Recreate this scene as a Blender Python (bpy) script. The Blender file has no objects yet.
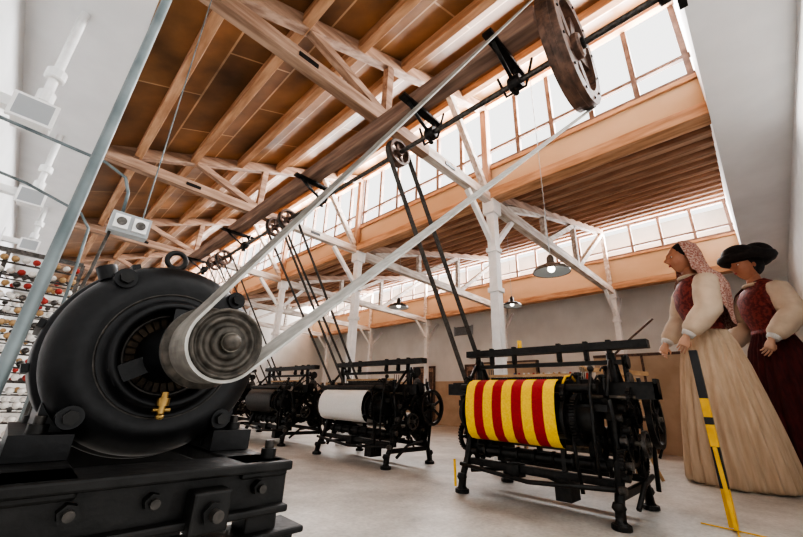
import bpy, math, random
from mathutils import Vector, Matrix
random.seed(7)
V=Vector
pi=math.pi
# ------------------------------------------------------------------ materials
MATS={}
def mat(name,c1,c2=None,rough=0.6,metal=0.0,scale=6.0,stretch=(1,1,1),bump=0.0,detail=6,lo=0.35,hi=0.65,emit=0,spec=0.5):
    if name in MATS: return MATS[name]
    m=bpy.data.materials.new(name); m.use_nodes=True
    nt=m.node_tree; b=nt.nodes['Principled BSDF']
    b.inputs['Roughness'].default_value=rough; b.inputs['Metallic'].default_value=metal
    b.inputs['Specular IOR Level'].default_value=spec
    b.inputs['Base Color'].default_value=(*c1,1)
    if emit:
        b.inputs['Emission Color'].default_value=(*c1,1); b.inputs['Emission Strength'].default_value=emit
    if c2 is not None or bump:
        tc=nt.nodes.new('ShaderNodeTexCoord'); mp=nt.nodes.new('ShaderNodeMapping')
        mp.inputs['Scale'].default_value=stretch
        nz=nt.nodes.new('ShaderNodeTexNoise'); nz.inputs['Scale'].default_value=scale; nz.inputs['Detail'].default_value=detail
        nt.links.new(tc.outputs['Object'],mp.inputs['Vector']); nt.links.new(mp.outputs['Vector'],nz.inputs['Vector'])
        if c2 is not None:
            cr=nt.nodes.new('ShaderNodeValToRGB')
            cr.color_ramp.elements[0].position=lo; cr.color_ramp.elements[0].color=(*c1,1)
            cr.color_ramp.elements[1].position=hi; cr.color_ramp.elements[1].color=(*c2,1)
            nt.links.new(nz.outputs['Fac'],cr.inputs['Fac']); nt.links.new(cr.outputs['Color'],b.inputs['Base Color'])
        if bump:
            bp=nt.nodes.new('ShaderNodeBump'); bp.inputs['Strength'].default_value=bump; bp.inputs['Distance'].default_value=0.02
            nt.links.new(nz.outputs['Fac'],bp.inputs['Height']); nt.links.new(bp.outputs['Normal'],b.inputs['Normal'])
    MATS[name]=m; return m
WY=mat('timber_y',(.40,.21,.11),(.64,.39,.24),.6,scale=5,stretch=(3,.35,3),bump=.15)
WX=mat('timber_x',(.24,.14,.09),(.46,.31,.22),.65,scale=5,stretch=(.35,3,3),bump=.15)
WZ=mat('timber_z',(.26,.15,.10),(.46,.30,.21),.65,scale=5,stretch=(3,3,.35),bump=.15)
WP=mat('timber_pale',(.44,.36,.30),(.72,.67,.62),.7,scale=5,stretch=(.5,3,3),bump=.15)
WBM=mat('timber_grey_brown',(.16,.10,.075),(.33,.22,.165),.65,scale=5,stretch=(3,.3,3),bump=.15)
WD=mat('timber_dark',(.06,.035,.025),(.17,.095,.065),.55,scale=6,stretch=(1,3,3),bump=.3)
WJ=mat('joist_brown',(.32,.18,.12),(.48,.30,.21),.6,scale=5,stretch=(3,.35,3))
JB=mat('roof_lining_pale',(.56,.36,.24),(.70,.49,.35),.6,scale=2,stretch=(3,.35,3))  # lining and joists lightened, bounced skylight glow put into their colour
TAN=mat('fascia_board',(.54,.37,.23),(.65,.48,.33),.55,scale=.7,stretch=(1,.6,1.5),bump=.02)
WHITE=mat('white_plaster',(.78,.785,.79),(.84,.845,.85),.8,scale=2,bump=.03)
WPAINT=mat('white_paint',(.78,.78,.77),(.86,.86,.85),.5,scale=9)
WALLF=mat('far_plaster',(.70,.69,.66),(.78,.77,.74),.8,scale=1.5)
WAINS=mat('tan_wainscot',(.46,.33,.22),(.56,.42,.30),.7,scale=2)
IRON=mat('black_iron',(.008,.0075,.007),(.022,.020,.018),.45,metal=.2,scale=25,bump=.12,spec=.4)
BIRON=mat('bench_iron',(.007,.0065,.006),(.016,.015,.014),.5,metal=.1,scale=25,bump=.15,spec=.35)
BOLT=mat('oiled_bolt',(.03,.027,.024),(.07,.062,.055),.45,metal=.5,scale=60)
MOT=mat('motor_black',(.0045,.0045,.005),(.010,.010,.011),.42,metal=.0,scale=40,bump=.06,spec=.35)
STEEL=mat('worn_steel',(.12,.11,.09),(.26,.235,.20),.45,metal=.8,scale=30,bump=.05)
RIM=mat('pulley_face',(.04,.035,.028),(.11,.095,.08),.5,metal=.4,scale=60,bump=.12)
DSTEEL=mat('dark_steel',(.06,.055,.05),(.14,.13,.12),.4,metal=.7,scale=30)
GALV=mat('galvanised_pipe',(.10,.125,.13),(.19,.22,.225),.42,metal=.4,scale=12)
BRASS=mat('old_brass',(.30,.19,.07),(.44,.30,.12),.4,metal=.9,scale=30)
COPP=mat('dusty_winding',(.022,.014,.008),(.085,.055,.03),.6,metal=.3,scale=50)
BELT=mat('belt_outer_leather',(.13,.115,.10),(.24,.22,.19),.75,scale=30)
BELTI=mat('belt_inner_lit',(.34,.33,.30),(.50,.48,.45),.8,scale=30)  # same belt; light on the lower run's upward face put into colour
BELTD=mat('leather_belt_dark',(.04,.035,.03),(.09,.08,.07),.7,scale=30)
YEL=mat('cloth_yellow',(.80,.50,.02),(.90,.60,.035),.75,scale=60,bump=.1)
RED=mat('cloth_red',(.30,.010,.018),(.40,.016,.022),.75,scale=60,bump=.1)
WCL=mat('white_warp',(.62,.60,.57),(.76,.75,.72),.7,scale=50,stretch=(1,8,1))
CREAM=mat('cream_cotton',(.48,.36,.25),(.60,.47,.34),.85,scale=6,stretch=(3,3,.4))
BLOUSE=mat('blouse_ivory',(.60,.48,.36),(.68,.56,.43),.8,scale=6)
MAROON=mat('maroon_wool',(.06,.010,.012),(.11,.018,.018),.85,scale=9,stretch=(3,3,.6))
BODICE=mat('bodice_red',(.13,.02,.02),(.26,.05,.04),.7,scale=22,lo=.45,hi=.55)
LACE=mat('lace_scarf',(.36,.14,.11),(.62,.44,.37),.8,scale=45,lo=.42,hi=.56)
SKIN=mat('painted_skin',(.40,.17,.10),(.50,.24,.15),.45,scale=6)
HAND=mat('painted_hand',(.58,.34,.23),(.66,.41,.29),.45,scale=6)
HAIR=mat('black_felt',(.010,.009,.009),(.025,.023,.023),.7,scale=20)
EYEW=mat('eye_white',(.8,.78,.74),rough=.3)
LIP=mat('lip_red',(.42,.05,.04),rough=.4)
PYEL=mat('post_yellow',(.75,.42,.02),(.85,.52,.04),.4,scale=10)
PBLK=mat('post_black',(.012,.012,.013),rough=.4)
WINF=mat('window_frame',(.13,.085,.07),(.22,.15,.12),.6,scale=8)
WOODL=mat('beech_wood',(.42,.26,.13),(.56,.37,.20),.5,scale=8)
GRAYP=mat('grey_plastic',(.36,.38,.39),rough=.5)
CONEW=mat('yarn_white',(.62,.60,.56),(.7,.68,.64),.9,scale=80)
CONER=mat('yarn_red',(.36,.05,.04),rough=.9)
CONEB=mat('yarn_blue',(.10,.16,.30),rough=.9)
CONEG=mat('yarn_ochre',(.40,.26,.13),rough=.9)
BULB=mat('lamp_glass',(1,.95,.85),emit=4)

def boards_mat():
    m=bpy.data.materials.new('ceiling_boards'); m.use_nodes=True; nt=m.node_tree; b=nt.nodes['Principled BSDF']
    tc=nt.nodes.new('ShaderNodeTexCoord')
    br=nt.nodes.new('ShaderNodeTexBrick'); br.inputs['Scale'].default_value=1.0
    br.inputs['Brick Width'].default_value=1.9; br.inputs['Row Height'].default_value=.76; br.inputs['Mortar Size'].default_value=.012
    br.inputs['Color1'].default_value=(.27,.145,.070,1); br.inputs['Color2'].default_value=(.18,.095,.048,1); br.inputs['Mortar'].default_value=(.48,.34,.23,1)
    mp=nt.nodes.new('ShaderNodeMapping'); mp.inputs['Rotation'].default_value=(0,0,pi/2)
    nt.links.new(tc.outputs['Object'],mp.inputs['Vector']); nt.links.new(mp.outputs['Vector'],br.inputs['Vector'])
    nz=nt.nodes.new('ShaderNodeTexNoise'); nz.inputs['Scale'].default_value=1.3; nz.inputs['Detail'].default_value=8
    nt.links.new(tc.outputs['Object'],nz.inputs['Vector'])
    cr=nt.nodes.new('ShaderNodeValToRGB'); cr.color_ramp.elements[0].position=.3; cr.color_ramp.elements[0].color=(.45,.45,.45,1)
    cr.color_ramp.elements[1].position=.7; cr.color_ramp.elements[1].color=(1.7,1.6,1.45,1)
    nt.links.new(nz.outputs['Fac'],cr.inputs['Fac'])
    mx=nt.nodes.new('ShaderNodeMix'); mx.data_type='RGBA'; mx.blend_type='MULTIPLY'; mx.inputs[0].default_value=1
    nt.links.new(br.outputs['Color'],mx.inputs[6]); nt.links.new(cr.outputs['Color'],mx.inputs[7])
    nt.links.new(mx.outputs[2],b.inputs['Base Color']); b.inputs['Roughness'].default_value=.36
    return m
BOARDS=boards_mat()
def floor_mat():
    m=bpy.data.materials.new('polished_concrete'); m.use_nodes=True; nt=m.node_tree; b=nt.nodes['Principled BSDF']
    tc=nt.nodes.new('ShaderNodeTexCoord')
    n1=nt.nodes.new('ShaderNodeTexNoise'); n1.inputs['Scale'].default_value=1.6; n1.inputs['Detail'].default_value=12; n1.inputs['Roughness'].default_value=.7
    n2=nt.nodes.new('ShaderNodeTexNoise'); n2.inputs['Scale'].default_value=30; n2.inputs['Detail'].default_value=4
    nt.links.new(tc.outputs['Object'],n1.inputs['Vector']); nt.links.new(tc.outputs['Object'],n2.inputs['Vector'])
    c1=nt.nodes.new('ShaderNodeValToRGB'); c1.color_ramp.elements[0].position=.32; c1.color_ramp.elements[0].color=(.32,.305,.28,1)
    c1.color_ramp.elements[1].position=.66; c1.color_ramp.elements[1].color=(.58,.56,.52,1)
    nt.links.new(n1.outputs['Fac'],c1.inputs['Fac'])
    c2=nt.nodes.new('ShaderNodeValToRGB'); c2.color_ramp.elements[0].position=.3; c2.color_ramp.elements[0].color=(.80,.80,.80,1)
    c2.color_ramp.elements[1].position=.6; c2.color_ramp.elements[1].color=(1,1,1,1)
    nt.links.new(n2.outputs['Fac'],c2.inputs['Fac'])
    mx=nt.nodes.new('ShaderNodeMix'); mx.data_type='RGBA'; mx.blend_type='MULTIPLY'; mx.inputs[0].default_value=1
    nt.links.new(c1.outputs['Color'],mx.inputs[6]); nt.links.new(c2.outputs['Color'],mx.inputs[7])
    nt.links.new(mx.outputs[2],b.inputs['Base Color']); b.inputs['Roughness'].default_value=.42
    bp=nt.nodes.new('ShaderNodeBump'); bp.inputs['Strength'].default_value=.08; nt.links.new(n2.outputs['Fac'],bp.inputs['Height']); nt.links.new(bp.outputs['Normal'],b.inputs['Normal'])
    return m
FLOOR=floor_mat()

# ------------------------------------------------------------------ mesh builder
class MB:
    def __init__(s,M=None):
        s.v=[];s.f=[];s.mi=[];s.sm=[];s.mats=[];s.M=M or Matrix.Identity(4)
    def mid(s,m):
        if m not in s.mats: s.mats.append(m)
        return s.mats.index(m)
    def add(s,vs,fs,m,smooth=False):
        o=len(s.v); M=s.M
        s.v+= [tuple(M@V(p)) for p in vs]
        if not isinstance(m,list): m=[m]*len(fs)
        for f,mm in zip(fs,m):
            s.f.append(tuple(o+a for a in f)); s.mi.append(s.mid(mm)); s.sm.append(smooth)
    def box(s,lo,hi,m):
        x0,y0,z0=lo;x1,y1,z1=hi
        s.add([(x0,y0,z0),(x1,y0,z0),(x1,y1,z0),(x0,y1,z0),(x0,y0,z1),(x1,y0,z1),(x1,y1,z1),(x0,y1,z1)],
              [(0,3,2,1),(4,5,6,7),(0,1,5,4),(1,2,6,5),(2,3,7,6),(3,0,4,7)],m)
    def plate(s,poly,y,w,m):
        n=len(poly)
        vs=[(p[0],y-w/2,p[1]) for p in poly]+[(p[0],y+w/2,p[1]) for p in poly]
        s.add(vs,[tuple(range(n)),tuple(reversed(range(n,2*n)))]+[(i,n+i,n+(i+1)%n,(i+1)%n) for i in range(n)],m)
    def beam(s,p1,p2,w,h,m,up=(0,0,1)):
        p1=V(p1);p2=V(p2);d=(p2-p1).normalized();u=V(up)
        sd=d.cross(u)
        if sd.length<.05: sd=d.cross(V((1,0,0)))
        sd.normalize();u=sd.cross(d).normalized()
        a=sd*w/2;b=u*h/2
        vs=[p1-a-b,p1+a-b,p1+a+b,p1-a+b,p2-a-b,p2+a-b,p2+a+b,p2-a+b]
        s.add(vs,[(0,1,2,3),(7,6,5,4),(0,4,5,1),(1,5,6,2),(2,6,7,3),(3,7,4,0)],m)
    def lathe(s,o,ax,prof,m,seg=24,smooth=True,cap=True):
        o=V(o);ax=V(ax).normalized()
        a=ax.orthogonal().normalized();b=ax.cross(a)
        vs=[];fs=[]
        for (r,t) in prof:
            for i in range(seg):
                th=2*pi*i/seg
                vs.append(o+ax*t+(a*math.cos(th)+b*math.sin(th))*max(r,1e-4))
        n=len(prof)
        for j in range(n-1):
            for i in range(seg):
                k=(i+1)%seg
                fs.append((j*seg+i,j*seg+k,(j+1)*seg+k,(j+1)*seg+i))
        s.add(vs,fs,m,smooth)
        if cap:
            if prof[0][0]>1e-3: s.add(vs[:seg],[tuple(reversed(range(seg)))],m)
            if prof[-1][0]>1e-3: s.add(vs[-seg:],[tuple(range(seg))],m)
    def disc(s,c,ax,r,w,m,seg=24,bev=.15):
        bv=min(w,r)*bev
        s.lathe(c,ax,[(r-bv,-w/2),(r,-w/2+bv),(r,w/2-bv),(r-bv,w/2)],m,seg,smooth=False)
    def cyl(s,p1,p2,r,m,seg=10,r2=None):
        p1=V(p1);p2=V(p2)
        s.lathe(p1,p2-p1,[(r,0),(r if r2 is None else r2,(p2-p1).length)],m,seg)
    def ring(s,c,ax,ro,ri,w,m,seg=32):
        s.lathe(c,ax,[(ri,-w/2),(ro,-w/2),(ro,w/2),(ri,w/2),(ri,-w/2)],m,seg,smooth=False,cap=False)
    def torus(s,c,ax,R,r,m,seg=24,k=8):
        s.lathe(c,ax,[(R+r*math.cos(2*pi*i/k),r*math.sin(2*pi*i/k)) for i in range(k+1)],m,seg,cap=False)
    def ell(s,c,rad,m,seg=20,rings=14):
        vs=[];fs=[];c=V(c)
        for j in range(rings+1):
            ph=pi*j/rings
            for i in range(seg):
                th=2*pi*i/seg
                vs.append(c+V((rad[0]*math.sin(ph)*math.cos(th),rad[1]*math.sin(ph)*math.sin(th),rad[2]*math.cos(ph))))
        for j in range(rings):
            for i in range(seg):
                k=(i+1)%seg; fs.append((j*seg+i,(j+1)*seg+i,(j+1)*seg+k,j*seg+k))
        s.add(vs,fs,m,True)
    def tube(s,path,r,m,seg=8,ref=None,closed=False,smooth=True):
        P=[V(p) for p in path];n=len(P)
        if not isinstance(r,(list,tuple)): r=[r]*n
        R=[(x,x) if not isinstance(x,(list,tuple)) else x for x in r]
        T=[]
        for i in range(n):
            if closed: t=P[(i+1)%n]-P[i-1]
            else: t=P[min(i+1,n-1)]-P[max(i-1,0)]
            T.append(t.normalized())
        a=V(ref) if ref else T[0].orthogonal()
        vs=[];fs=[]
        for i in range(n):
            a=(a-T[i]*a.dot(T[i]))
            if a.length<1e-5: a=T[i].orthogonal()
            a.normalize();b=T[i].cross(a)
            for k in range(seg):
                th=2*pi*k/seg
                vs.append(P[i]+a*R[i][0]*math.cos(th)+b*R[i][1]*math.sin(th))
        rng=n if closed else n-1
        for i in range(rng):
            j=(i+1)%n
            for k in range(seg):
                l=(k+1)%seg; fs.append((i*seg+k,i*seg+l,j*seg+l,j*seg+k))
        if not closed:
            fs.append(tuple(reversed(range(seg)))); fs.append(tuple((n-1)*seg+k for k in range(seg)))
        s.add(vs,fs,m,smooth)
    def grid(s,f,nu,nv,m,smooth=True):
        vs=[f(i/nu,j/nv) for j in range(nv+1) for i in range(nu+1)]
        fs=[(j*(nu+1)+i,j*(nu+1)+i+1,(j+1)*(nu+1)+i+1,(j+1)*(nu+1)+i) for j in range(nv) for i in range(nu)]
        s.add(vs,fs,m,smooth)
    def gear(s,c,ax,r,w,n,m,spokes=5):
        c=V(c);ax=V(ax).normalized();a=ax.orthogonal().normalized();b=ax.cross(a)
        ri=r*.78
        pts=[]
        for i in range(n):
            for (da,rr) in ((0,r*.94),(.25,r*.94),(.38,r*1.02),(.75,r*1.02),(.9,r*.94)):
                th=2*pi*(i+da)/n; pts.append((th,rr))
        N=len(pts);vs=[]
        for t in (-w/2,w/2):
            for th,rr in pts: vs.append(c+ax*t+(a*math.cos(th)+b*math.sin(th))*rr)
            for th,rr in pts: vs.append(c+ax*t+(a*math.cos(th)+b*math.sin(th))*ri)
        fs=[]
        for i in range(N):
            j=(i+1)%N
            fs+=[(i,j,2*N+j,2*N+i),(i,N+i,N+j,j),(2*N+i,2*N+j,3*N+j,3*N+i),(N+i,3*N+i,3*N+j,N+j)]
        s.add(vs,fs,m)
        s.disc(c,ax,r*.28,w*1.6,m,14)
        for i in range(spokes):
            th=2*pi*i/spokes; d=a*math.cos(th)+b*math.sin(th)
            s.beam(c+d*r*.2,c+d*r*.83,w*.5,r*.16,m,up=ax.cross(d))
    def wheel(s,c,ax,r,w,th,m,spokes=6,sw=.04,hub=.06):
        c=V(c);ax=V(ax).normalized();a=ax.orthogonal().normalized();b=ax.cross(a)
        s.ring(c,ax,r,r-th,w,m,40); s.disc(c,ax,hub,w*1.1,m,16)
        for i in range(spokes):
            an=2*pi*i/spokes+.3; d=a*math.cos(an)+b*math.sin(an)
            s.beam(c+d*hub*.8,c+d*(r-th*.8),w*.35,sw,m,up=ax.cross(d))
    def make(s,name,bevel=0,parent=None):
        me=bpy.data.meshes.new(name); me.from_pydata(s.v,[],s.f)
        for m in s.mats: me.materials.append(m)
        for i,p in enumerate(me.polygons): p.material_index=s.mi[i]; p.use_smooth=s.sm[i]
        me.update()
        o=bpy.data.objects.new(name,me); bpy.context.scene.collection.objects.link(o)
        if bevel:
            b=o.modifiers.new('bevel','BEVEL'); b.width=bevel; b.segments=2; b.limit_method='ANGLE'; b.angle_limit=math.radians(50)
        if parent: o.parent=parent
        return o

CH=.9
YE=19.5
XE=13.0
# ------------------------------------------------------------------ room shell
def simple(name,lo,hi,m):
    b=MB(); b.box(lo,hi,m); return b.make(name)
simple('floor',(-2.0,-2.2,-.1),(XE+.2,YE+.2,0),FLOOR)
simple('wall_left',(-1.0,-2.2,0),(-.85,YE,4.3),WHITE)
simple('wall_right',(2.2,-1.0,0),(XE,-.85,4.3),WHITE)
simple('wall_end',(-1.0,YE,0),(XE,YE+.15,7),WALLF)
b=MB(); b.box((XE,-1,1.75),(XE+.15,YE,6.5),WALLF); b.box((XE-.02,-.85,0),(XE+.15,YE,1.75),WAINS); b.make('wall_far')
simple('trim_soffit_left',(-.85,-.15,4.22),(0,YE,4.34),WHITE)
simple('trim_soffit_right',(-.85,-.85,4.22),(XE,-.15,4.34),WHITE)
simple('wall_gable',(-.1,-.27,4.34),(XE,-.15,7.0),WHITE)
for i,(ya,yb) in enumerate(((10.6,11.9),(7.9,9.0))):
    b=MB(); b.box((XE-.08,ya,0),(XE-.02,ya+.08,2.4),WD); b.box((XE-.08,yb-.08,0),(XE-.02,yb,2.4),WD); b.box((XE-.08,ya,2.32),(XE-.02,yb,2.4),WD)
    b.box((XE-.05,ya+.08,0.01),(XE-.02,yb-.08,2.32),WX)
    for zz in (.2,1.25): 
        for k in range(2):
            w=(yb-ya-.16)/2; b.box((XE-.065,ya+.14+k*w,zz),(XE-.045,ya+.02+w*(k+1),zz+.9),WD)
    b.cyl((XE-.1,(ya+yb)/2+.08,1.05),(XE-.05,(ya+yb)/2+.08,1.05),.02,BRASS,10)
    b.make('door_%d'%(i+1))

def slab(b,x0,z0,x1,z1,y0,y1,t,m):
    b.add([(x0,y0,z0),(x1,y0,z1),(x1,y1,z1),(x0,y1,z0),(x0,y0,z0+t),(x1,y0,z1+t),(x1,y1,z1+t),(x0,y1,z0+t)],
          [(0,3,2,1),(4,5,6,7),(0,1,5,4),(1,2,6,5),(2,3,7,6),(3,0,4,7)],m)
b=MB()
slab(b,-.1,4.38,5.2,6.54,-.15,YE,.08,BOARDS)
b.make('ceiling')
b=MB()
slab(b,5.1,4.55,12.1,6.38,-.15,YE,.08,JB); slab(b,12.0,4.55,XE+.1,4.85,-.15,YE,.08,JB)
b.make('ceiling.001')
b=MB()
for i in range(7):
    x=.45+.76*i; z=4.38+(x+.1)*(2.16/5.3)
    b.box((x-.055,-.15,z-.17),(x+.055,YE,z+.02),WY)
b.make('roof_purlins',.006)
b=MB()
x=5.5
while x<11.9:
    z=4.55+(x-5.1)*(1.83/7.0); b.box((x-.04,-.15,z-.09),(x+.04,YE,z+.02),WJ); x+=.55
b.make('roof_joists')
def clerestory(name,wn,x,zb,zt,sp):
    b=MB(); b.box((x-.03,-.15,4.5),(x+.03,YE,zb),TAN)  # tan fascia panel below the glazing, not a wall
    b.box((x-.07,-.15,zb-.07),(x+.03,YE,zb),WY)
    b.make(name,.004)
    b=MB(); b.box((x-.14,-.15,4.28),(x+.12,YE,4.46),WY); b.make('valley_beam',.008)
    b=MB()
    b.box((x-.04,-.15,zb),(x+.06,YE,zb+.06),WINF); b.box((x-.04,-.15,zt-.08),(x+.06,YE,zt),WINF)
    y=-.1
    while y<YE:
        b.box((x-.035,y-.034,zb),(x+.04,y+.034,zt),WINF); y+=sp
    zm=zb+(zt-zb)*.25
    b.box((x-.03,-.15,zm-.025),(x+.03,YE,zm+.025),WINF)
    b.make(wn)
clerestory('fascia_panel','window_1',5.1,4.98,6.46,.6)
clerestory('fascia_panel.001','window_2',12.0,5.30,6.3,.75)

TY=[2.9,6.6,10.3,14.0,17.7]
for y in TY:
    b=MB()
    b.beam((0,y,4.31),(3.3,y,4.31),.14,.17,WX); b.beam((3.3,y,4.31),(5.0,y,4.31),.135,.165,WP)
    b.beam((0.05,y,4.36),(5.0,y,6.32),.13,.17,WX)
    for (xa,za,xb,zb) in ((2.5,4.4,2.5,5.25),(1.3,4.8,2.45,4.4),(2.55,4.4,3.8,5.8),(5.0,4.35,3.9,5.8)):
        b.beam((xa,y,za),(xb,y,zb),.10,.11,WX if xa<5 else WP)
    b.beam((5.0,y,4.3),(5.0,y,6.3),.12,.12,WZ)
    for xx in (1.3,2.5,3.8):
        b.beam((xx-.12,y-.075,4.31),(xx+.12,y-.075,4.31),.01,.06,IRON)
    b.make('roof_truss',.006)
    b=MB()
    b.beam((5.2,y,4.24),(12,y,4.24),.15,.2,WP)
    b.beam((5.2,y,4.42),(11.9,y,6.2),.13,.16,WX)
    for (xa,za,xb,zb) in ((5.6,4.35,7.2,4.9),(7.3,4.3,7.3,5.0),(7.35,4.3,9.2,5.4),(9.2,4.3,9.2,5.4),(9.3,4.3,11.8,6.1),(11.9,4.3,11.9,6.1)):
        b.beam((xa,y,za),(xb,y,zb),.11,.12,WP)
    b.make('roof_truss',.006)
for y in TY:
    for x in (5.1,12.0):
        b=MB()
        b.box((x-.075,y-.075,0),(x+.075,y+.075,4.28),WPAINT)
        b.box((x-.12,y-.12,0),(x+.12,y+.12,.3),WPAINT)
        b.box((x-.13,y-.11,4.02),(x+.13,y+.11,4.28),WPAINT)
        b.box((x-.10,y-.10,2.6),(x+.10,y+.10,2.68),WPAINT); b.box((x-.10,y-.10,3.3),(x+.10,y+.10,3.38),WPAINT)
        b.beam((x+.09,y,3.5),(x+.75,y,4.2),.08,.09,WPAINT); b.beam((x-.09,y,3.5),(x-.75,y,4.2),.08,.09,WPAINT)
        b.make('support_column',.008)
b=MB(); b.box((2.30,.8,4.02),(2.48,16,4.22),WBM); b.make('shaft_support_beam',.01)

# ------------------------------------------------------------------ line shaft
SX,SZ=2.6,3.8
b=MB()
b.cyl((SX,-.12,SZ),(SX,16,SZ),.028,DSTEEL,12)
b.box((SX-.1,-.15,SZ-.12),(SX+.1,-.1,4.22),IRON)
b.disc((SX,-.05,SZ),(0,1,0),.07,.1,IRON,16)
for y in (1.15,2.2,4.4,7.2,9.6,12.5,15):
    b.disc((SX,y,SZ),(0,1,0),.075,.12,IRON,16)
    for sx in (-1,1):
        b.tube([(SX+sx*.07,y,SZ+.0),(SX-.1+sx*.2,y,SZ+.12),(SX-.2+sx*.2,y,3.99)],.02,IRON,8)
        b.beam((SX-.2+sx*.2,y,3.99),(2.39,y,3.99),.08,.02,IRON)
    b.beam((2.1,y,4.0),(2.75,y,4.0),.09,.03,IRON)
    b.tube([(2.6,y-.18,3.98),(2.6,y-.1,3.7),(2.6,y+.1,3.7),(2.6,y+.18,3.98)],.014,IRON,6)
    b.disc((SX,y,3.72),(0,0,1),.03,.1,IRON,10)
b.make('line_shaft')
b=MB()
WYL=.64
b.ring((SX,WYL,SZ),(0,1,0),.52,.40,.15,WD,48); b.ring((SX,WYL,SZ),(0,1,0),.525,.51,.05,WD,48)
b.disc((SX,WYL,SZ),(0,1,0),.11,.2,WD,20); b.disc((SX,WYL,SZ),(0,1,0),.05,.26,IRON,14)
for i in range(3):
    an=pi*i/3+.35; d=V((math.cos(an),0,math.sin(an)))
    b.beam(V((SX,WYL,SZ))-d*.43,V((SX,WYL,SZ))+d*.43,.11,.08,WD,up=(0,1,0))
for i in range(12):
    an=2*pi*i/12; b.cyl((SX+.46*math.cos(an),WYL-.085,SZ+.46*math.sin(an)),(SX+.46*math.cos(an),WYL+.085,SZ+.46*math.sin(an)),.012,IRON,8)
b.make('wooden_belt_wheel',.004)

def belt(b,p,rp,q,rq,y,w,m,t=.006,mi=None):
    mi=mi or m
    p=V((p[0],p[1]));q=V((q[0],q[1]));D=q-p;L=D.length;a=math.atan2(D.y,D.x);be=math.asin((rq-rp)/L)
    pts=[]
    au=a+pi/2+be; al=a-pi/2-be
    N=20
    for i in range(N+1):
        th=au+(al-au)*i/N; pts.append(q+V((math.cos(th),math.sin(th)))*(rq+t))
    for i in range(N+1):
        th=al+((au-2*pi)-al)*i/N; pts.append(p+V((math.cos(th),math.sin(th)))*(rp+t))
    n=len(pts);vs=[];fs=[];ms=[]
    for i in range(n):
        tg=(pts[(i+1)%n]-pts[i-1]).normalized(); nn=V((-tg.y,tg.x))
        for (dy,dn) in ((-w/2,-t),(w/2,-t),(w/2,t),(-w/2,t)):
            P=pts[i]+nn*dn*.6; vs.append((P.x,y+dy,P.y))
    for i in range(n):
        j=(i+1)%n
        for k in range(4):
            l=(k+1)%4; fs.append((i*4+k,i*4+l,j*4+l,j*4+k)); ms.append(mi if k in (0,3) else m)
    b.add(vs,fs,ms)
MX,MZ=.220,CH+.075
b=MB(); belt(b,(MX,MZ),.054,(SX,SZ),.525,WYL,.08,BELT,.004,BELTI); b.make('motor_drive_belt')

# ------------------------------------------------------------------ motor
yf=.90; MS=.84
b=MB(Matrix.Translation((MX,yf,MZ))@Matrix.Scale(MS,4))
ax=(0,1,0);O=(0,0,0)
b.lathe(O,ax,[(.110,.06),(.107,-.002),(.112,-.02),(.122,-.024),(.130,-.016),(.134,.0),(.150,.004),(.165,-.006),(.20,.006),(.222,.020),(.234,.045),(.238,.06),(.238,.085),(.232,.09),(.232,.10),(.246,.105),(.25,.12),(.25,.34),(.245,.35),(.235,.36),(.234,.39),(.21,.44),(.13,.47)],MOT,72)
b.ring((0,.06,0),ax,.112,.05,.03,COPP,40)
for i in range(30):
    an=2*pi*i/30; d=V((math.cos(an),0,math.sin(an)))
    b.beam(V((0,.04,0))+d*.07,V((0,.035,0))+d*.106,.012,.008,COPP,up=(0,1,0))
b.torus((0,.005,0),ax,.152,.004,BOLT,48)
b.torus((0,.02,0),ax,.098,.005,BOLT,40)
for an in (.9,2.25,3.9,5.5):
    d=V((math.cos(an),0,math.sin(an)))
    p=V((0,.03,0))+d*.215
    b.cyl(p+V((0,-.03,0)),p+V((0,.06,0)),.024,MOT,16); b.cyl(p+V((0,-.045,0)),p+V((0,-.03,0)),.015,IRON,6)
for i in range(3):
    an=pi/2+2*pi*i/3; d=V((math.cos(an),0,math.sin(an)))
    b.beam(V((0,-.01,0))+d*.03,V((0,.005,0))+d*.125,.04,.045,MOT,up=(0,1,0))
b.lathe(O,ax,[(.03,-.13),(.045,-.12),(.05,-.08),(.066,-.03),(.070,.05)],MOT,28)
for an in (0.2,-.2,pi-.2,pi+.2,1.1,2.0):
    d=V((math.cos(an),0,math.sin(an)))
    b.beam(V((0,.12,0))+d*.252,V((0,.33,0))+d*.252,.02,.02,MOT,up=d)
b.cyl((0,.2,.24),(0,.2,.275),.02,IRON,12); b.torus((0,.2,.302),(0,1,0),.026,.008,IRON,24)
b.cyl((-.16,.06,.17),(-.175,.06,.20),.022,MOT,8)
b.cyl((0,-.03,-.090),(0,-.03,-.138),.008,BRASS,12); b.cyl((0,-.03,-.103),(0,-.03,-.121),.014,BRASS,6)
b.cyl((-.018,-.03,-.130),(.018,-.03,-.130),.005,BRASS,8); b.ell((0,-.03,-.145),(.010,.010,.007),BRASS,12,8)
fz=(.783-MZ)/MS
for sx in (-1,1):
    xx=sx*.17
    b.beam((xx,.06,-.15),(xx,.36,-.15),.07,.14,MOT)
    b.box((xx-.05+sx*.02,.0,fz),(xx+.05+sx*.02,.40,-.18),MOT)
    for yy in (.03,.37):
        b.cyl((xx+sx*.03,yy,-.182),(xx+sx*.03,yy,-.162),.018,IRON,6); b.cyl((xx+sx*.03,yy,-.162),(xx+sx*.03,yy,-.145),.010,BOLT,10)
b.M=Matrix.Identity(4)
c=(MX,0,MZ)
b.cyl((MX,.585,MZ),(MX,yf+.02,MZ),.015,STEEL,16)
k=.80
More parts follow.
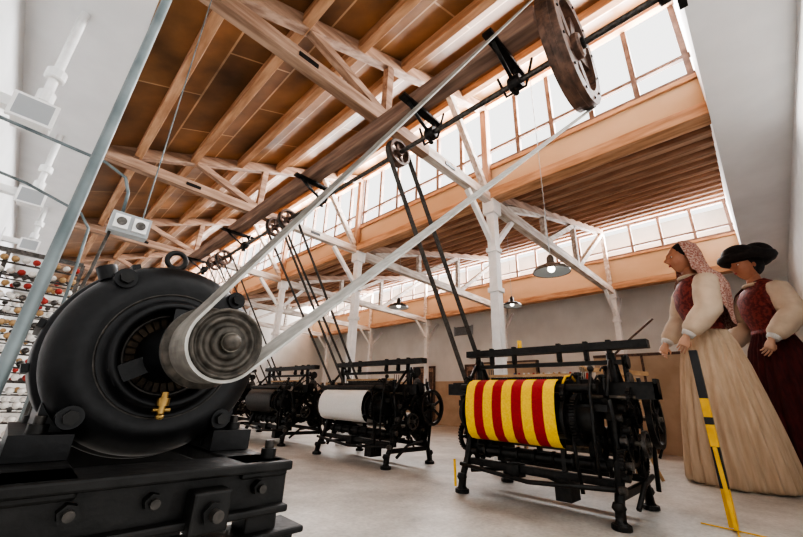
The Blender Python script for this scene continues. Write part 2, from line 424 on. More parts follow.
b.lathe(c,ax,[(r*k,t) for (r,t) in [(.018,.594),(.030,.590),(.032,.600),(.034,.603),(.044,.603),(.046,.596),(.053,.596),(.055,.602),(.060,.602),(.063,.594),(.067,.594),(.069,.598),(.067,.602),(.067,.676),(.071,.682),(.084,.686),(.087,.690),(.087,.698),(.080,.702),(.05,.705),(.02,.706)]],RIM,64)
b.lathe(c,ax,[(.0001,.572),(.008,.573),(.013,.578),(.013,.60)],RIM,24)
b.make('electric_motor')
# stand
b=MB(); X0,X1=-.74,.43
b.box((X0,.73,.70),(X1,.80,.78),BIRON); b.box((X0,.71,.765),(X1,.82,.782),BIRON); b.box((X0,.71,.695),(X1,.82,.708),BIRON)
b.box((X0,1.20,.70),(X1,1.28,.78),BIRON)
for xx in (.06,.38):
    b.box((xx-.045,.72,.755),(xx+.045,1.28,.782),BIRON)
for xx in (X0+.04,X1-.04):
    for yy in (.76,1.24):
        b.box((xx-.03,yy-.03,0),(xx+.03,yy+.03,.70),BIRON); b.box((xx-.06,yy-.06,0),(xx+.06,yy+.06,.03),BIRON)
b.box((X0,.73,.60),(X1+.03,.79,.66),BIRON); b.box((X0,.71,.59),(X1+.04,.80,.602),BIRON); b.box((X0,.71,.655),(X1+.04,.80,.667),BIRON)
b.box((X0,1.21,.25),(X1,1.27,.32),BIRON)
for xx in (-.3,-.08,.10,.20,.37):
    b.cyl((xx,.712,.74),(xx,.73,.74),.013,BIRON,6); b.cyl((xx,.702,.74),(xx,.712,.74),.007,BOLT,10)
b.box((.25,.69,.69),(.31,.73,.75),BIRON); b.cyl((.28,.66,.72),(.28,.70,.72),.009,BOLT,12); b.cyl((.28,.677,.72),(.28,.688,.72),.018,BIRON,6)
for xx in (-.02,.40):
    b.cyl((xx,.76,.782),(xx,.76,.80),.016,BIRON,6); b.cyl((xx,.76,.80),(xx,.76,.815),.009,BOLT,10)
b.make('motor_stand',.004)

b=MB(); b.tube([(-.05,.66,0),(-.012,.66,.9),(.03,.66,2.2),(.11,.66,4.22)],.0075,GALV,14); b.cyl((-.05,.66,0),(-.05,.66,.02),.025,GALV,16); b.make('steel_pipe')

# ------------------------------------------------------------------ looms
def loom(name,x0,y0,L,D,roll,stripe=False,seed=1):
    rnd=random.Random(seed)
    b=MB(Matrix.Translation((x0,y0,0)))
    rc0,rc1=((.40,L-.14) if stripe else (.46,L-.10))
    for fy in (0.0,L):
        b.tube([(.02,fy,.02),(.05,fy,.18),(.14,fy,.34),(.20,fy,.55),(.16,fy,.80),(.10,fy,.98)],[(.05,.035)]*6,IRON,8)
        b.tube([(D-.02,fy,.02),(D-.06,fy,.2),(D-.16,fy,.36),(D-.2,fy,.55),(D-.14,fy,.8),(D-.1,fy,.95)],[(.05,.035)]*6,IRON,8)
        b.plate([(.10,.30),(.20,.36),(D*.35,.43),(D*.5,.45),(D*.65,.43),(D-.20,.36),(D-.10,.30),(D-.14,.48),(D*.5,.56),(.14,.48)],fy,.04,IRON)
        b.plate([(.04,.98),(.10,.80),(.26,.72),(.34,.84),(D*.45,.88),(D*.6,.84),(D-.30,.72),(D-.12,.76),(D-.04,.96),(D*.7,.99),(D*.5,1.05),(.3,1.0)],fy,.04,IRON)
        b.beam((.18,fy,.60),(D-.18,fy,.60),.05,.06,IRON)
        b.beam((.2,fy,.56),(.45,fy,.9),.04,.05,IRON); b.beam((D-.2,fy,.56),(D-.42,fy,.9),.04,.05,IRON)
        for fx in (.02,D-.02):
            b.disc((fx,fy,.02),(0,0,1),.075,.04,IRON,16); b.lathe((fx,fy,.03),(0,0,1),[(.065,0),(.04,.03),(.035,.09),(.055,.12),(.04,.16)],IRON,12)
        b.tube([(D*.45,fy,.96),(D*.45,fy,1.18),(D*.42,fy,1.42)],[(.05,.035)]*3,IRON,8)
        b.tube([(D*.72,fy,.96),(D*.64,fy,1.16),(D*.48,fy,1.40)],[(.03,.025)]*3,IRON,8)
        b.tube([(D*.12,fy,1.0),(D*.22,fy,1.16),(D*.38,fy,1.34)],[(.022,.02)]*3,IRON,8)
        b.disc((D*.45,fy,1.0),(0,1,0),.09,.12,IRON,14)
    b.beam((D*.42,-.34,1.49),(D*.42,L+.14,1.49),.12,.075,IRON); b.beam((D*.42,-.1,1.33),(D*.42,L+.06,1.33),.05,.04,IRON)
    for yy in (.0,.22,.5,L-.5,L-.2,L):
        b.beam((D*.42,yy,1.36),(D*.42,yy,1.55),.04,.05,IRON); b.disc((D*.42,yy,1.38),(0,1,0),.04,.03,IRON,12)
    for k,xx in enumerate((D*.42,D*.47,D*.52)):
        b.beam((xx,.3,1.22-.03*k),(xx,L-.15,1.22-.03*k),.012,.03,IRON if k else WOODL); b.beam((xx,.3,.86-.03*k),(xx,L-.15,.86-.03*k),.012,.03,WOODL)
        for yy in (.3,L-.15): b.cyl((xx,yy,.86-.03*k),(xx,yy,1.3),.006,STEEL,6)
    for i in range(44):
        yy=.34+(L-.52)*i/43; b.cyl((D*.43,yy,.86),(D*.43,yy,1.22),.003,DSTEEL,4)
    for (xx,zz,w) in ((.05,.90,.07),(D-.1,.93,.07),(D*.3,.98,.10),(.16,.30,.07),(D-.16,.28,.06),(.22,.45,.05)):
        b.beam((xx,-.02,zz),(xx,L+.02,zz),w,.06,IRON)
    b.beam((D*.32,.1,1.13),(D*.32,L-.05,1.13),.06,.06,IRON)
    for yy in (.25,L*.5,L-.2): b.beam((D*.32,yy,.35),(D*.32,yy,1.1),.04,.05,IRON)
    if stripe:
        pf=[(D*.33,1.15),(.20,1.16),(.08,1.155),(.01,1.13),(-.045,1.08),(-.075,.99),(-.09,.88),(-.09,.78),(-.075,.68),(-.04,.60),(.02,.55),(.08,.54)]
    else:
        pf=[(D*.33,1.06),(.20,1.065),(.08,1.055),(-.02,1.02),(-.08,.95),(-.11,.86),(-.115,.77),(-.09,.67),(-.04,.60),(.02,.57),(.10,.56)]
    n=9 if stripe else 1
    for i in range(n):
        ya=rc0+(rc1-rc0)*i/n; yb=rc0+(rc1-rc0)*(i+1)/n
        def cl(u,v):
            t=v*(len(pf)-1); k=min(int(t),len(pf)-2); f=t-k
            return V((pf[k][0]*(1-f)+pf[k+1][0]*f,ya+(yb-ya)*u,pf[k][1]*(1-f)+pf[k+1][1]*f))
        def cl2(u,v):
            p=cl(u,v); return V((p.x+.008,p.y,p.z-.004))
        mm=(YEL if i%2==0 else RED) if stripe else roll
        b.grid(cl,3,33,mm); b.grid(cl2,3,33,mm)
    b.cyl((.09,.08,.80),(.09,L-.02,.80),.13,IRON,28); b.cyl((.06,.05,1.07),(.06,L,1.07),.04,IRON,16)
    for yy in (rc0-.06,rc1+.05):
        b.wheel((.09,yy,.80),(0,1,0),.19,.03,.03,IRON,6,.03,.05)
    b.gear((.09,.24,.80),(0,1,0),.22,.045,44,IRON,6); b.gear((.05,.34,1.02),(0,1,0),.09,.04,20,IRON,4)
    b.cyl((D-.14,.1,.58),(D-.14,L-.1,.58),.14,IRON if stripe else WCL,28)
    for yy in (.1,L-.08): b.disc((D-.14,yy,.58),(0,1,0),.26,.03,IRON,36)
    b.lathe((.22,.1,.42),(0,1,0),[(.05,0),(.05,L-.2)],IRON,20)
    for j in range(7): b.disc((.22,.2+j*(L-.4)/6,.42),(0,1,0),.07,.03,IRON,16)
    b.gear((.34,-.08,.62),(0,1,0),.20,.04,38,IRON,5)
    b.gear((.50,-.12,.88),(0,1,0),.14,.04,28,IRON,4)
    b.gear((.66,-.07,.50),(0,1,0),.18,.04,34,IRON,5)
    b.gear((.12,-.07,.46),(0,1,0),.12,.035,24,IRON,4)
    b.gear((.20,.12,.62),(0,1,0),.15,.04,28,IRON,4)
    b.gear((.24,-.16,1.0),(0,1,0),.09,.03,20,IRON,4)
    b.wheel((.74,-.22,.82),(0,1,0),.26,.05,.04,IRON,6,.035,.06)
    b.wheel((.34,-.20,.62),(0,1,0),.11,.03,.02,DSTEEL,5,.015,.02)
    b.cyl((.74,-.28,.82),(.74,L+.30,.82),.024,STEEL,12); b.cyl((.34,-.24,.62),(.34,L+.1,.62),.022,STEEL,12)
    b.cyl((.66,-.14,.5),(.66,L+.1,.5),.022,STEEL,12); b.cyl((.24,-.2,1.0),(.24,.2,1.0),.018,STEEL,10)
    for i in range(9):
        b.disc((.02+.03*i,-.05-.03*(i%3),.28+.09*i),(0,1,0),.032,.06,IRON if i%2 else DSTEEL,12)
    for (ya,yb) in ((-.38,.20),(L-.14,L+.34)):
        b.box((D*.24,ya,.99),(D*.24+.12,yb,1.03),IRON); b.box((D*.24,ya,1.03),(D*.24+.018,yb,1.12),IRON); b.box((D*.24+.1,ya,1.03),(D*.24+.118,yb,1.14),IRON)
        b.box((D*.24,ya,.99),(D*.24+.118,ya+.03,1.16),IRON)
    b.tube([(-.02,.1,.35),(-.04,.1,.7),(.0,.1,1.05),(.03,.08,1.22)],.015,IRON,8); b.ell((.035,.078,1.24),(.03,.03,.03),IRON,12,8)
    b.tube([(.1,-.12,.15),(.3,-.14,.3),(.62,-.14,.34)],.02,IRON,8)
    b.tube([(.75,-.14,.2),(.80,-.16,.7),(.72,-.14,1.2)],.02,IRON,8)
    b.tube([(.05,.28,.2),(.02,.30,.6),(.1,.30,1.0)],.018,IRON,8)
    b.beam((.5,-.1,1.0),(.5,-.1,1.40),.04,.04,IRON); b.disc((.5,-.12,1.34),(0,1,0),.07,.03,IRON,16); b.disc((.5,-.12,1.15),(0,1,0),.09,.03,DSTEEL,20)
    b.beam((D-.05,.0,.22),(.05,.0,.22),.04,.06,IRON)
    b.box((.08,.40,.10),(.30,.54,.28),IRON); b.box((.10,.9,.22),(.24,1.04,.34),IRON); b.beam((.18,.47,.28),(.2,.47,.6),.04,.04,IRON)
    b.tube([(.2,.42,.2),(.3,.7,.25),(.3,1.2,.25),(.2,L,.2)],.022,IRON,8)
    b.tube([(.0,0,.28),(.0,L*.5,.22),(.0,L,.28)],.020,IRON,8)
    for i in range(30):
        xx=rnd.uniform(.05,D-.1); zz=rnd.uniform(.35,1.15); yy=rnd.uniform(-.18,.32)
        t=rnd.random()
        if t<.4: b.beam((xx,yy,zz),(xx+rnd.uniform(-.18,.18),yy+rnd.uniform(-.06,.06),zz+rnd.uniform(-.2,.2)),.03,.025,IRON)
        elif t<.7: b.disc((xx,yy,zz),(0,1,0),rnd.uniform(.03,.07),rnd.uniform(.03,.08),IRON if rnd.random()<.8 else DSTEEL,14)
        else: b.tube([(xx,yy,zz),(xx+rnd.uniform(-.1,.1),yy-.03,zz+.1),(xx+rnd.uniform(-.15,.15),yy,zz+.2)],.012,IRON,6)
    for i in range(14):
        xx=rnd.uniform(.1,D-.1); zz=rnd.uniform(.3,1.1); yy=L+rnd.uniform(-.12,.14)
        b.disc((xx,yy,zz),(0,1,0),rnd.uniform(.03,.08),rnd.uniform(.03,.08),IRON,14)
        b.beam((xx,yy,zz),(xx+rnd.uniform(-.2,.2),yy,zz+rnd.uniform(-.2,.2)),.03,.03,IRON)
    b.gear((.30,L+.10,.55),(0,1,0),.17,.04,30,IRON,5)
    b.wheel((.74,L+.12,.82),(0,1,0),.20,.07,.02,IRON,5,.03,.04); b.wheel((.74,L+.21,.82),(0,1,0),.20,.07,.02,IRON,5,.03,.04)
    for i in range(4):
        b.cyl((D*.25+.06,-.28+.1*i,1.03),(D*.25+.06,-.22+.1*i,1.03),.018,WOODL,8)
    b.box((D-.25,L*.4,.95),(D-.05,L*.6,1.05),IRON)
    for (xx,yy,h) in ((.15,.02,1.18),(.22,L-.02,1.2),(.85,.05,1.16),(.88,L-.1,1.18),(.1,.22,1.2),(.6,.1,1.3)):
        b.cyl((xx,yy,.96),(xx,yy,h),.018,IRON,8); b.disc((xx,yy,h),(0,0,1),.035,.03,IRON,12); b.tube([(xx,yy,h-.05),(xx-.06,yy+.03,h),(xx-.09,yy+.04,h-.04)],.010,IRON,6)
    if stripe:
        b.tube([(.05,.36,1.10),(.08,.33,1.18),(.13,.30,1.19),(.18,.28,1.14)],.012,PYEL,8); b.box((.40,L-.6,1.52),(.43,L-.56,1.62),PYEL)
        b.cyl((-.03,L+.05,.06),(-.03,L+.06,.32),.014,PYEL,8)
    return b.make(name)
loom('power_loom',3.66,1.10,1.53,1.0,WCL,stripe=True,seed=3)
for i,y in enumerate((4.08,7.0,9.9,12.8,15.7)):
    loom('power_loom',3.9,y,1.7,.98,(WCL,IRON,WCL,WCL,IRON)[i],seed=5+i)

for (y,lx,rz) in ((2.74,4.40,.2),(5.90,4.64,.2),(5.45,4.5,.14),(8.82,4.64,.2),(8.3,4.5,.14),(11.72,4.64,.2),(14.62,4.64,.2)):
    b=MB()
    b.wheel((SX,y,SZ),(0,1,0),.17,.10,.03,WD,5,.04,.05)
    b.make('shaft_pulley')
    b=MB(); belt(b,(lx,.82),rz,(SX,SZ),.175,y,.065,BELTD,.005); b.make('loom_drive_belt')

# ------------------------------------------------------------------ giants
def hand(b,w,d,n,sz,m,side=1,curl=.5):
    w=V(w);d=V(d).normalized();n=V(n);n=(n-d*n.dot(d)).normalized();s=d.cross(n)*side
    b.tube([w-d*sz*.12,w,w+d*sz*.2,w+d*sz*.42,w+d*sz*.50],[(sz*.15,sz*.13),(sz*.15,sz*.12),(sz*.21,sz*.10),(sz*.22,sz*.09),(sz*.19,sz*.06)],m,14,ref=s)
    for i,(o,l) in enumerate(((.155,.40),(.055,.46),(-.05,.43),(-.15,.34))):
        p=w+d*sz*.45+s*sz*o; a=.15+.1*i; pts=[p-d*sz*.08,p]
        dd=d+s*o*.4; dd.normalize()
        for k in range(3):
            a+=curl*(.7+.1*i)
            p=p+(dd*math.cos(a)+n*math.sin(a))*sz*l*(.44,.32,.24)[k]; pts.append(p)
        b.tube(pts,[sz*.048,sz*.05,sz*.045,sz*.04,sz*.026],m,8)
    p=w+d*sz*.14+s*sz*.15
    b.tube([p-s*sz*.06,p+s*sz*.06+d*sz*.06,p+s*sz*.14+d*sz*.17+n*sz*.08,p+s*sz*.14+d*sz*.30+n*sz*.15],[sz*.06,sz*.06,sz*.05,sz*.03],m,8)
def head(b,c,h,skin):
    c=V(c)
    def g(x,y,z,sx,sy,x0=0,y0=0): return math.exp(-((y-x0)/sx)**2-((z-y0)/sy)**2)
    nu,nv=48,36;vs=[];fs=[]
    for j in range(nv+1):
        ph=pi*j/nv
        for i in range(nu):
            th=2*pi*i/nu
            x=math.sin(ph)*math.cos(th);y=math.sin(ph)*math.sin(th);z=math.cos(ph)
            X=x*.40*h;Y=y*.34*h;Z=z*.5*h
            if z<0: 
                k=1-.30*(-z)**1.3; Y*=k
                if x<0: X*=1-.35*(-z)
            if x>0:
                f=x
                X+=f*h*(.13*g(x,y,z,.16,.16,0,-.18)+.05*g(x,y,z,.10,.30,0,.05)-.045*g(x,y,z,.16,.12,.36,.08)-.045*g(x,y,z,.16,.12,-.36,.08)
                        +.035*g(x,y,z,.22,.10,0,-.50)+.08*g(x,y,z,.25,.14,0,-.85)+.03*g(x,y,z,.5,.10,0,.24)+.03*g(x,y,z,.2,.2,.5,-.22)+.03*g(x,y,z,.2,.2,-.5,-.22))
            vs.append(c+V((X,Y,Z)))
    for j in range(nv):
        for i in range(nu):
            k=(i+1)%nu; fs.append((j*nu+i,(j+1)*nu+i,(j+1)*nu+k,j*nu+k))
    b.add(vs,fs,skin,True)
    for s in (-1,1):
        b.ell(c+V((.335*h,s*.115*h,.04*h)),(.03*h,.05*h,.026*h),EYEW,12,8)
        b.ell(c+V((.358*h,s*.115*h,.04*h)),(.012*h,.022*h,.022*h),HAIR,10,6)
        b.tube([c+V((.345*h,s*.06*h,.10*h)),c+V((.352*h,s*.12*h,.125*h)),c+V((.31*h,s*.19*h,.10*h))],.010*h,HAIR,6)
        b.ell(c+V((-.0*h,s*.345*h,-.02*h)),(.06*h,.025*h,.09*h),skin,12,8)
    b.ell(c+V((.40*h,0,-.235*h)),(.022*h,.075*h,.014*h),LIP,12,8); b.ell(c+V((.395*h,0,-.262*h)),(.022*h,.062*h,.016*h),LIP,12,8)
def giant(name,x,y,yaw,H,skirt,top,sleeve,kind):
    k=H/3.35
    b=MB(Matrix.Translation((x,y,0))@Matrix.Rotation(yaw,4,'Z')@Matrix.Scale(k,4))
    zs=[0.02,.05,.3,.7,1.1,1.45,1.75,1.92,1.98]; rs=[.56,.58,.56,.51,.45,.39,.32,.25,.23]
    def sk(u,v):
        t=v*(len(zs)-1); i=min(int(t),len(zs)-2); f=t-i
        r=rs[i]*(1-f)+rs[i+1]*f; z=zs[i]*(1-f)+zs[i+1]*f
        th=2*pi*u; a=.030*(1-z/2.1)+.007
        r+=a*math.sin(24*th+2.2*math.sin(3*th)+.7*math.sin(z*2))+.03*(1-z/2)*math.sin(7*th+1)
        return V((r*math.cos(th)*.95,r*math.sin(th),z))
    b.grid(sk,240,24,skirt)
    b.lathe((0,0,0),(0,0,1),[(.5,.0),(.5,.02),(.4,.05)],skirt,32)
    b.tube([(0,0,1.90),(0,0,1.98),(.01,0,2.12),(.03,0,2.32),(.03,0,2.5),(0,0,2.64),(-.01,0,2.72),(0,0,2.77),(.01,0,2.82),(.02,0,2.90)],
           [(.20,.24),(.19,.235),(.20,.26),(.235,.31),(.23,.34),(.18,.33),(.13,.24),(.09,.12),(.085,.09),(.085,.085)],top,28,ref=(1,0,0))
    b.tube([(0,0,1.93),(0,0,2.03)],[(.225,.27),(.215,.26)],BODICE,28,ref=(1,0,0))
    b.tube([(.0,0,2.74),(.02,0,2.84),(.03,0,2.94)],[(.10,.13),(.09,.095),(.09,.09)],SKIN,20,ref=(1,0,0))
    b.torus((.0,0,2.74),(0,0,1),.15,.03,sleeve,28)
    for s in (-1,1):
        sh=V((0,s*.30,2.60))
        if kind==1: el=V((.10,s*.42,2.18)); wr=V((.36,s*.38,1.84))
        else: el=V((.02,s*.46,2.2)); wr=V((.30,s*.42,1.86))
        pts=[];rr=[]
        ctrl=[sh+V((0,-s*.06,.03)),sh+V((0,s*.05,-.02)),sh*.5+el*.5+V((0,s*.04,0)),el+V((-.02,s*.02,0)),el*.5+wr*.5+V((0,0,-.02)),wr*.85+el*.15,wr]
        cr=[.10,.150,.155,.155,.14,.115,.065]
        for q in range(len(ctrl)-1):
            for t in (0,.33,.66):
                pts.append(ctrl[q].lerp(ctrl[q+1],t)); r_=cr[q]*(1-t)+cr[q+1]*t; rr.append((r_*(1+.05*math.sin(q*5+t*9)),r_))
        pts.append(ctrl[-1]);rr.append((cr[-1],cr[-1]))
        b.tube(pts,rr,sleeve,22)
        d=(wr-el).normalized()
        b.tube([wr-d*.03,wr+d*.03],[.085,.07],WCL,16)
        dd=(d+V((0,0,-.5))).normalized()
        hand(b,wr+d*.05,dd,V((0,-s,-.15)),.28,HAND,side=1 if s>0 else -1,curl=.35)
    hc=V((.06,0,3.06))
    head(b,hc,.46,SKIN)
    if kind==1:
        b.ell(hc+V((-.03,0,.05)),(.185,.17,.21),HAIR,24,16)
        prof=[(0.0,3.34,180),(.10,3.32,132),(.18,3.25,120),(.22,3.12,112),(.235,2.98,104),(.27,2.84,102),(.36,2.70,100),(.41,2.55,92),(.40,2.35,78),(.37,2.15,62),(.37,1.98,46)]
        def sc(u,v):
            t=v*(len(prof)-1); i=min(int(t),len(prof)-2); f=t-i
            r=prof[i][0]*(1-f)+prof[i+1][0]*f; z=prof[i][1]*(1-f)+prof[i+1][1]*f; a=prof[i][2]*(1-f)+prof[i+1][2]*f
            th=pi+math.radians(a)*(2*u-1); r=r+.014*math.sin(16*th)*v
            return V((.03+r*math.cos(th),r*math.sin(th)*(1.0 if z>2.75 else 1.15),z))
        b.grid(sc,56,30,LACE)
    else:
        b.ell(hc+V((-.04,0,.03)),(.185,.17,.20),HAIR,24,16)
        # broad black felt hat: rolled brim and two soft lobes
        b.lathe(hc+V((-.03,0,.09)),(0,0,1),[(.15,.02),(.26,-.02),(.34,.0),(.37,.05),(.36,.09),(.32,.08),(.25,.04),(.18,.06)],HAIR,40,cap=False)
        b.ell(hc+V((.08,.02,.20)),(.22,.22,.16),HAIR,28,18)
        b.ell(hc+V((-.22,-.04,.22)),(.21,.22,.20),HAIR,28,18)
        b.ell(hc+V((-.05,.04,.19)),(.20,.20,.14),HAIR,28,18)
        b.torus(hc+V((0,0,.12)),(0,0,1),.20,.02,BODICE,32)
        pr=[(.13,2.82),(.22,2.76),(.36,2.66),(.44,2.50),(.45,2.30),(.42,2.12)]
        def shw(u,v):
            t=v*(len(pr)-1); i=min(int(t),len(pr)-2); f=t-i
            r=pr[i][0]*(1-f)+pr[i+1][0]*f; z=pr[i][1]*(1-f)+pr[i+1][1]*f; a=150-35*v
            th=pi+math.radians(a)*(2*u-1); r+=.012*math.sin(16*th)*v
            return V((r*math.cos(th)*.72,r*math.sin(th),z-.03*math.cos(th)))
        b.grid(shw,64,16,BODICE)
    return b.make(name)
giant('carnival_giant_woman',7.15,.57,math.radians(118),3.56,CREAM,BODICE,BLOUSE,1)
giant('carnival_giant_man',8.30,-.16,math.radians(125),3.58,MAROON,BODICE,BLOUSE,2)

# ------------------------------------------------------------------ barrier post
b=MB(); px,py=4.45,.48
segs=[(0.02,.30,PYEL),(.30,.62,PBLK),(.62,.80,PYEL),(.80,.86,PBLK),(.86,1.02,PYEL),(1.02,1.45,PBLK)]
for a,c_,m in segs: b.beam((px,py,a),(px,py,c_),.062,.062,m,up=(1,0,0))
b.beam((px-.07,py-.02,.02),(px-.05,py,.62),.03,.03,PYEL,up=(1,0,0))
b.beam((px-.30,py-.05,.008),(px+.18,py+.0,.008),.012,.010,PYEL); b.beam((px-.05,py-.22,.008),(px,py+.22,.008),.012,.010,PYEL)
b.make('barrier_post',.004)

# ------------------------------------------------------------------ pendant lamps
def pendant(x,y,z,top,r=.25):
    b=MB()
    b.lathe((x,y,z),(0,0,1),[(r,0),(r*.99,.02),(r*.8,.07),(r*.45,.11),(r*.22,.13),(r*.2,.22),(r*.1,.26)],DSTEEL,32,cap=False)
    b.lathe((x,y,z+.006),(0,0,1),[(r*.97,0),(r*.78,.06),(r*.43,.10),(.001,.11)],GRAYP,32,cap=False)
    b.ell((x,y,z+.05),(.05,.05,.05),BULB,14,10); b.cyl((x,y,z+.25),(x,y,top),.006,GRAYP,6)
    b.make('pendant_lamp')
pendant(4.85,1.88,2.66,6.2); pendant(6.3,6.35,3.1,4.8); pendant(8.5,4.4,3.3,5.3)

# ------------------------------------------------------------------ left side
for (y,z) in ((1.75,3.3),(3.9,3.0),(6.4,3.2),(9.5,3.4)):
    b=MB(); x=-.45
    b.box((-.85,y-.05,z-.02),(x-.1,y+.05,z+.07),WPAINT); b.box((-.85,y-.12,z-.15),(-.83,y+.12,z+.2),WPAINT)
    b.box((x-.13,y-.1,z-.1),(x+.10,y+.12,z+.06),WPAINT); b.box((x-.15,y-.14,z-.13),(x+.12,y-.10,z+.09),WPAINT)
    for i in range(5): b.box((x-.11+.045*i,y-.08,z+.06),(x-.10+.045*i,y+.1,z+.12),WPAINT)
    b.cyl((x,y,z+.1),(x,y,4.22),.035,WPAINT,10); b.disc((x,y,z+.45),(0,0,1),.07,.10,WPAINT,14); b.disc((x,y,z+.2),(0,0,1),.06,.12,WPAINT,14)
    b.box((x-.125,y-.142,z-.11),(x+.095,y-.139,z+.07),GRAYP)
    b.make('wall_spotlight',.005)
b=MB()
bx,by,bz=.235,2.5,1.80
b.box((bx-.095,by-.04,bz-.06),(bx+.095,by+.04,bz+.06),GRAYP); b.box((bx-.08,by-.055,bz-.04),(bx-.01,by-.04,bz+.04),WPAINT); b.box((bx+.01,by-.055,bz-.04),(bx+.08,by-.04,bz+.04),WPAINT)
b.disc((bx-.045,by-.058,bz),(0,1,0),.024,.01,DSTEEL,16); b.disc((bx+.045,by-.058,bz),(0,1,0),.024,.01,DSTEEL,16)
b.cyl((bx+.05,by,bz+.06),(bx+.05,by,4.3),.004,GALV,8)
b.tube([(bx-.05,by,bz+.06),(bx-.055,by,bz+.20),(bx-.09,by,bz+.29),(bx-.2,by,bz+.34),(-.84,by,bz+.40)],.009,GALV,10)
b.tube([(bx-.08,by,bz-.06),(bx-.1,by,bz-.3),(bx-.14,by+.05,bz-.6),(bx-.16,by+.1,0.02)],.008,BELTD,8)
b.make('socket_box')
b=MB(); 
b.tube([(-.84,3.4,2.3),(-.3,3.4,2.22),(.02,3.4,2.12),(.09,3.4,2.02),(.10,3.4,1.7),(.10,3.4,.02)],.010,GALV,8); b.make('wall_conduit')
def creel(ry,xa,xb,H,nc):
    b=MB()
    for i in range(4):
        xx=xa+(xb-xa)*i/3; b.beam((xx,ry,0),(xx,ry,H),.04,.04,DSTEEL,up=(1,0,0))
    z=.35
    while z<H-.1:
        b.beam((xa,ry,z),(xb,ry,z),.02,.02,DSTEEL)
        for j in range(nc):
            x=xa+.05+(xb-xa-.1)*j/(nc-1); m=random.choice([CONEW,CONEW,CONER,CONEG,CONEW,DSTEEL])
            b.lathe((x,ry-.16,z+.03),(0,1,.15),[(.010,0),(.030,.01),(.038,.12),(.025,.13)],m,10)
            b.cyl((x,ry-.06,z+.04),(x,ry,z),.006,DSTEEL,6)
        z+=.15
    for xx in (xa,xb): b.beam((xx,ry-.3,.02),(xx,ry+.3,.02),.05,.04,DSTEEL)
    b.beam((xa,ry,H),(xb,ry,H),.05,.05,DSTEEL)
    b.make('yarn_cone_rack')
creel(6.3,-.80,.25,2.45,11)
creel(8.9,-.80,1.3,2.7,20)

# ------------------------------------------------------------------ background furnishing
b=MB(); b.box((10.4,1.0,0.0),(10.5,3.2,2.15),WAINS); b.box((10.37,1.0,2.12),(10.53,3.2,2.18),WD); b.box((10.38,.98,0),(10.52,1.04,2.15),WD); b.box((10.38,2.1,0),(10.52,2.15,2.15),WD); b.make('display_partition')
b=MB(); b.box((11.0,5.0,0.0),(11.1,7.2,2.2),WAINS); b.box((10.98,5.0,2.17),(11.12,7.2,2.22),WD)
for yy in (5,5.7,6.4,7.15): b.box((10.98,yy,0),(11.12,yy+.05,2.2),WD)
b.make('display_partition')
b=MB(); b.box((12.96,8.6,3.65),(13.0,9.5,4.0),DSTEEL)
for i in range(8): b.box((12.94,8.62,3.67+.04*i),(12.965,9.48,3.69+.04*i),GRAYP)
b.box((12.93,8.57,3.62),(12.97,8.62,4.03),GRAYP); b.box((12.93,9.48,3.62),(12.97,9.53,4.03),GRAYP); b.make('vent_grille')
b=MB(); cx=6.6
for yy in (2.2,3.6): 
    for xx in (cx,cx+.5): b.beam((xx,yy,0),(xx,yy,1.35),.04,.04,DSTEEL,up=(1,0,0))
for z in (.5,.9,1.3):
    b.box((cx-.02,2.2,z-.015),(cx+.52,3.6,z+.015),WOODL)
    for j in range(14):
        for q in range(2): b.lathe((cx+.1+.25*q,2.28+.095*j,z+.015),(0,0,1),[(.035,0),(.04,.02),(.018,.15),(.012,.16)],random.choice([CONER,CONEW,CONEG,CONEB]),10)
b.make('bobbin_shelf')
b=MB(); x,y=6.5,1.62
for an in (.3,2.4,4.5): b.tube([(x,y,.78),(x+.3*math.cos(an),y+.3*math.sin(an),.012)],.022,WOODL,10)
b.cyl((x,y,.7),(x,y,1.40),.03,WOODL,12)
b.beam((x+.25,y-.28,1.42),(x-.35,y+.42,1.46),.05,.06,WOODL)
b.ell((x-.37,y+.44,1.47),(.06,.06,.05),WOODL,12,8)
b.disc((x,y,1.42),(0,0,1),.07,.09,WOODL,16)
for an in (0,pi/3,2*pi/3):
    d=V((math.cos(an)*.7,-math.cos(an)*.7,math.sin(an))); c0=V((x-.06,y+.0,1.15)); b.beam(c0-d*.28,c0+d*.28,.03,.03,WOODL,up=(1,1,0))
b.torus((x-.06,y,1.15),(1,1,0),.26,.014,WOODL,32)
b.make('wooden_yarn_winder')
b=MB(); 
b.tube([(6.65,1.75,1.70),(6.75,1.45,2.0),(6.85,1.15,2.27)],.016,WD,8); b.ell((6.65,1.76,1.68),(.05,.05,.05),WD,12,8)
b.tube([(6.65,1.75,1.70),(6.64,1.72,1.40),(6.62,1.72,1.2),(6.57,1.70,.02)],.014,WD,8); b.make('distaff')
b=MB()
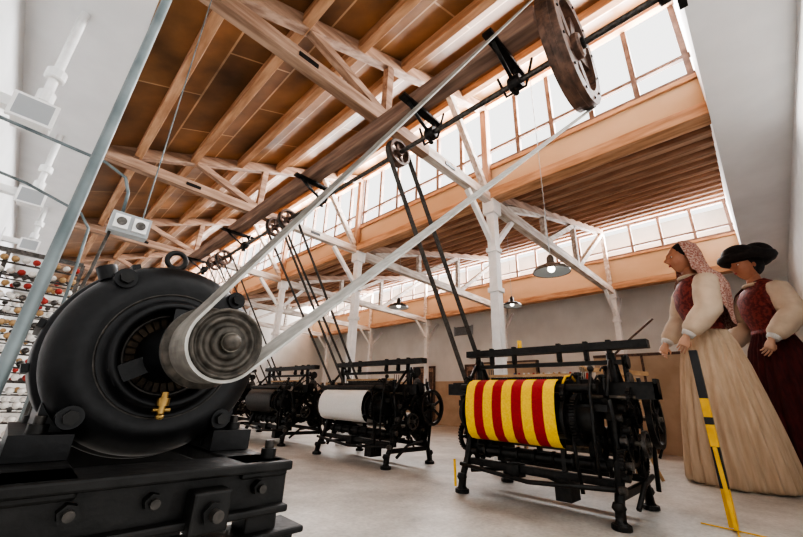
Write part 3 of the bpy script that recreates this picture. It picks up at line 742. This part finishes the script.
for (x,y,l,w,h) in ((8.0,4.2,.9,.5,.75),(8.6,8.2,1.2,.6,.8)):
    b.box((x,y,h-.05),(x+w,y+l,h),WOODL)
    for xx in (x+.03,x+w-.07):
        for yy in (y+.03,y+l-.07): b.box((xx,yy,0),(xx+.04,yy+.04,h-.05),WOODL)
    b.box((x+.1,y+.15,h),(x+w-.1,y+l-.2,h+.3),WAINS)
b.make('work_table')

# ------------------------------------------------------------------ light
def area(name,loc,rot,sx,sy,P,col):
    l=bpy.data.lights.new(name,'AREA'); l.shape='RECTANGLE'; l.size=sx; l.size_y=sy; l.energy=P; l.color=col
    o=bpy.data.objects.new(name,l); o.location=loc; o.rotation_euler=rot; bpy.context.scene.collection.objects.link(o); return o
area('skylight_daylight',(5.35,9.7,5.72),(0,pi/2,0),1.5,19.6,2000,(.98,.99,1))
area('skylight_daylight.001',(12.2,9.7,5.82),(0,pi/2,0),1.0,19.6,1600,(.98,.99,1))
area('soffit_fill_light.001',(3.0,-.55,4.15),(0,0,0),5,.3,30,(1,.97,.93))  # added fill light without a fitting, brightens the camera end
w=bpy.data.worlds.new('World'); bpy.context.scene.world=w; w.use_nodes=True
bg=w.node_tree.nodes['Background']; bg.inputs['Color'].default_value=(1,.99,.97,1); bg.inputs['Strength'].default_value=1.4

# ------------------------------------------------------------------ camera
cam=bpy.data.cameras.new('Camera'); co=bpy.data.objects.new('Camera',cam); bpy.context.scene.collection.objects.link(co)
cam.sensor_width=36; cam.lens=16.27; cam.clip_start=.02
az=math.radians(45); th=math.radians(20); r=math.radians(2.2)
fw=V((math.cos(az)*math.cos(th),math.sin(az)*math.cos(th),math.sin(th)))
rt=V((math.sin(az),-math.cos(az),0)); up=rt.cross(fw)
rt2=rt*math.cos(r)+up*math.sin(r); up2=up*math.cos(r)-rt*math.sin(r)
M=Matrix((rt2,up2,-fw)).transposed().to_4x4(); M.translation=V((0,0,CH)); co.matrix_world=M
bpy.context.scene.camera=co
vs=bpy.context.scene.view_settings
vs.view_transform='AgX'; vs.look='AgX - High Contrast'; vs.exposure=0.38
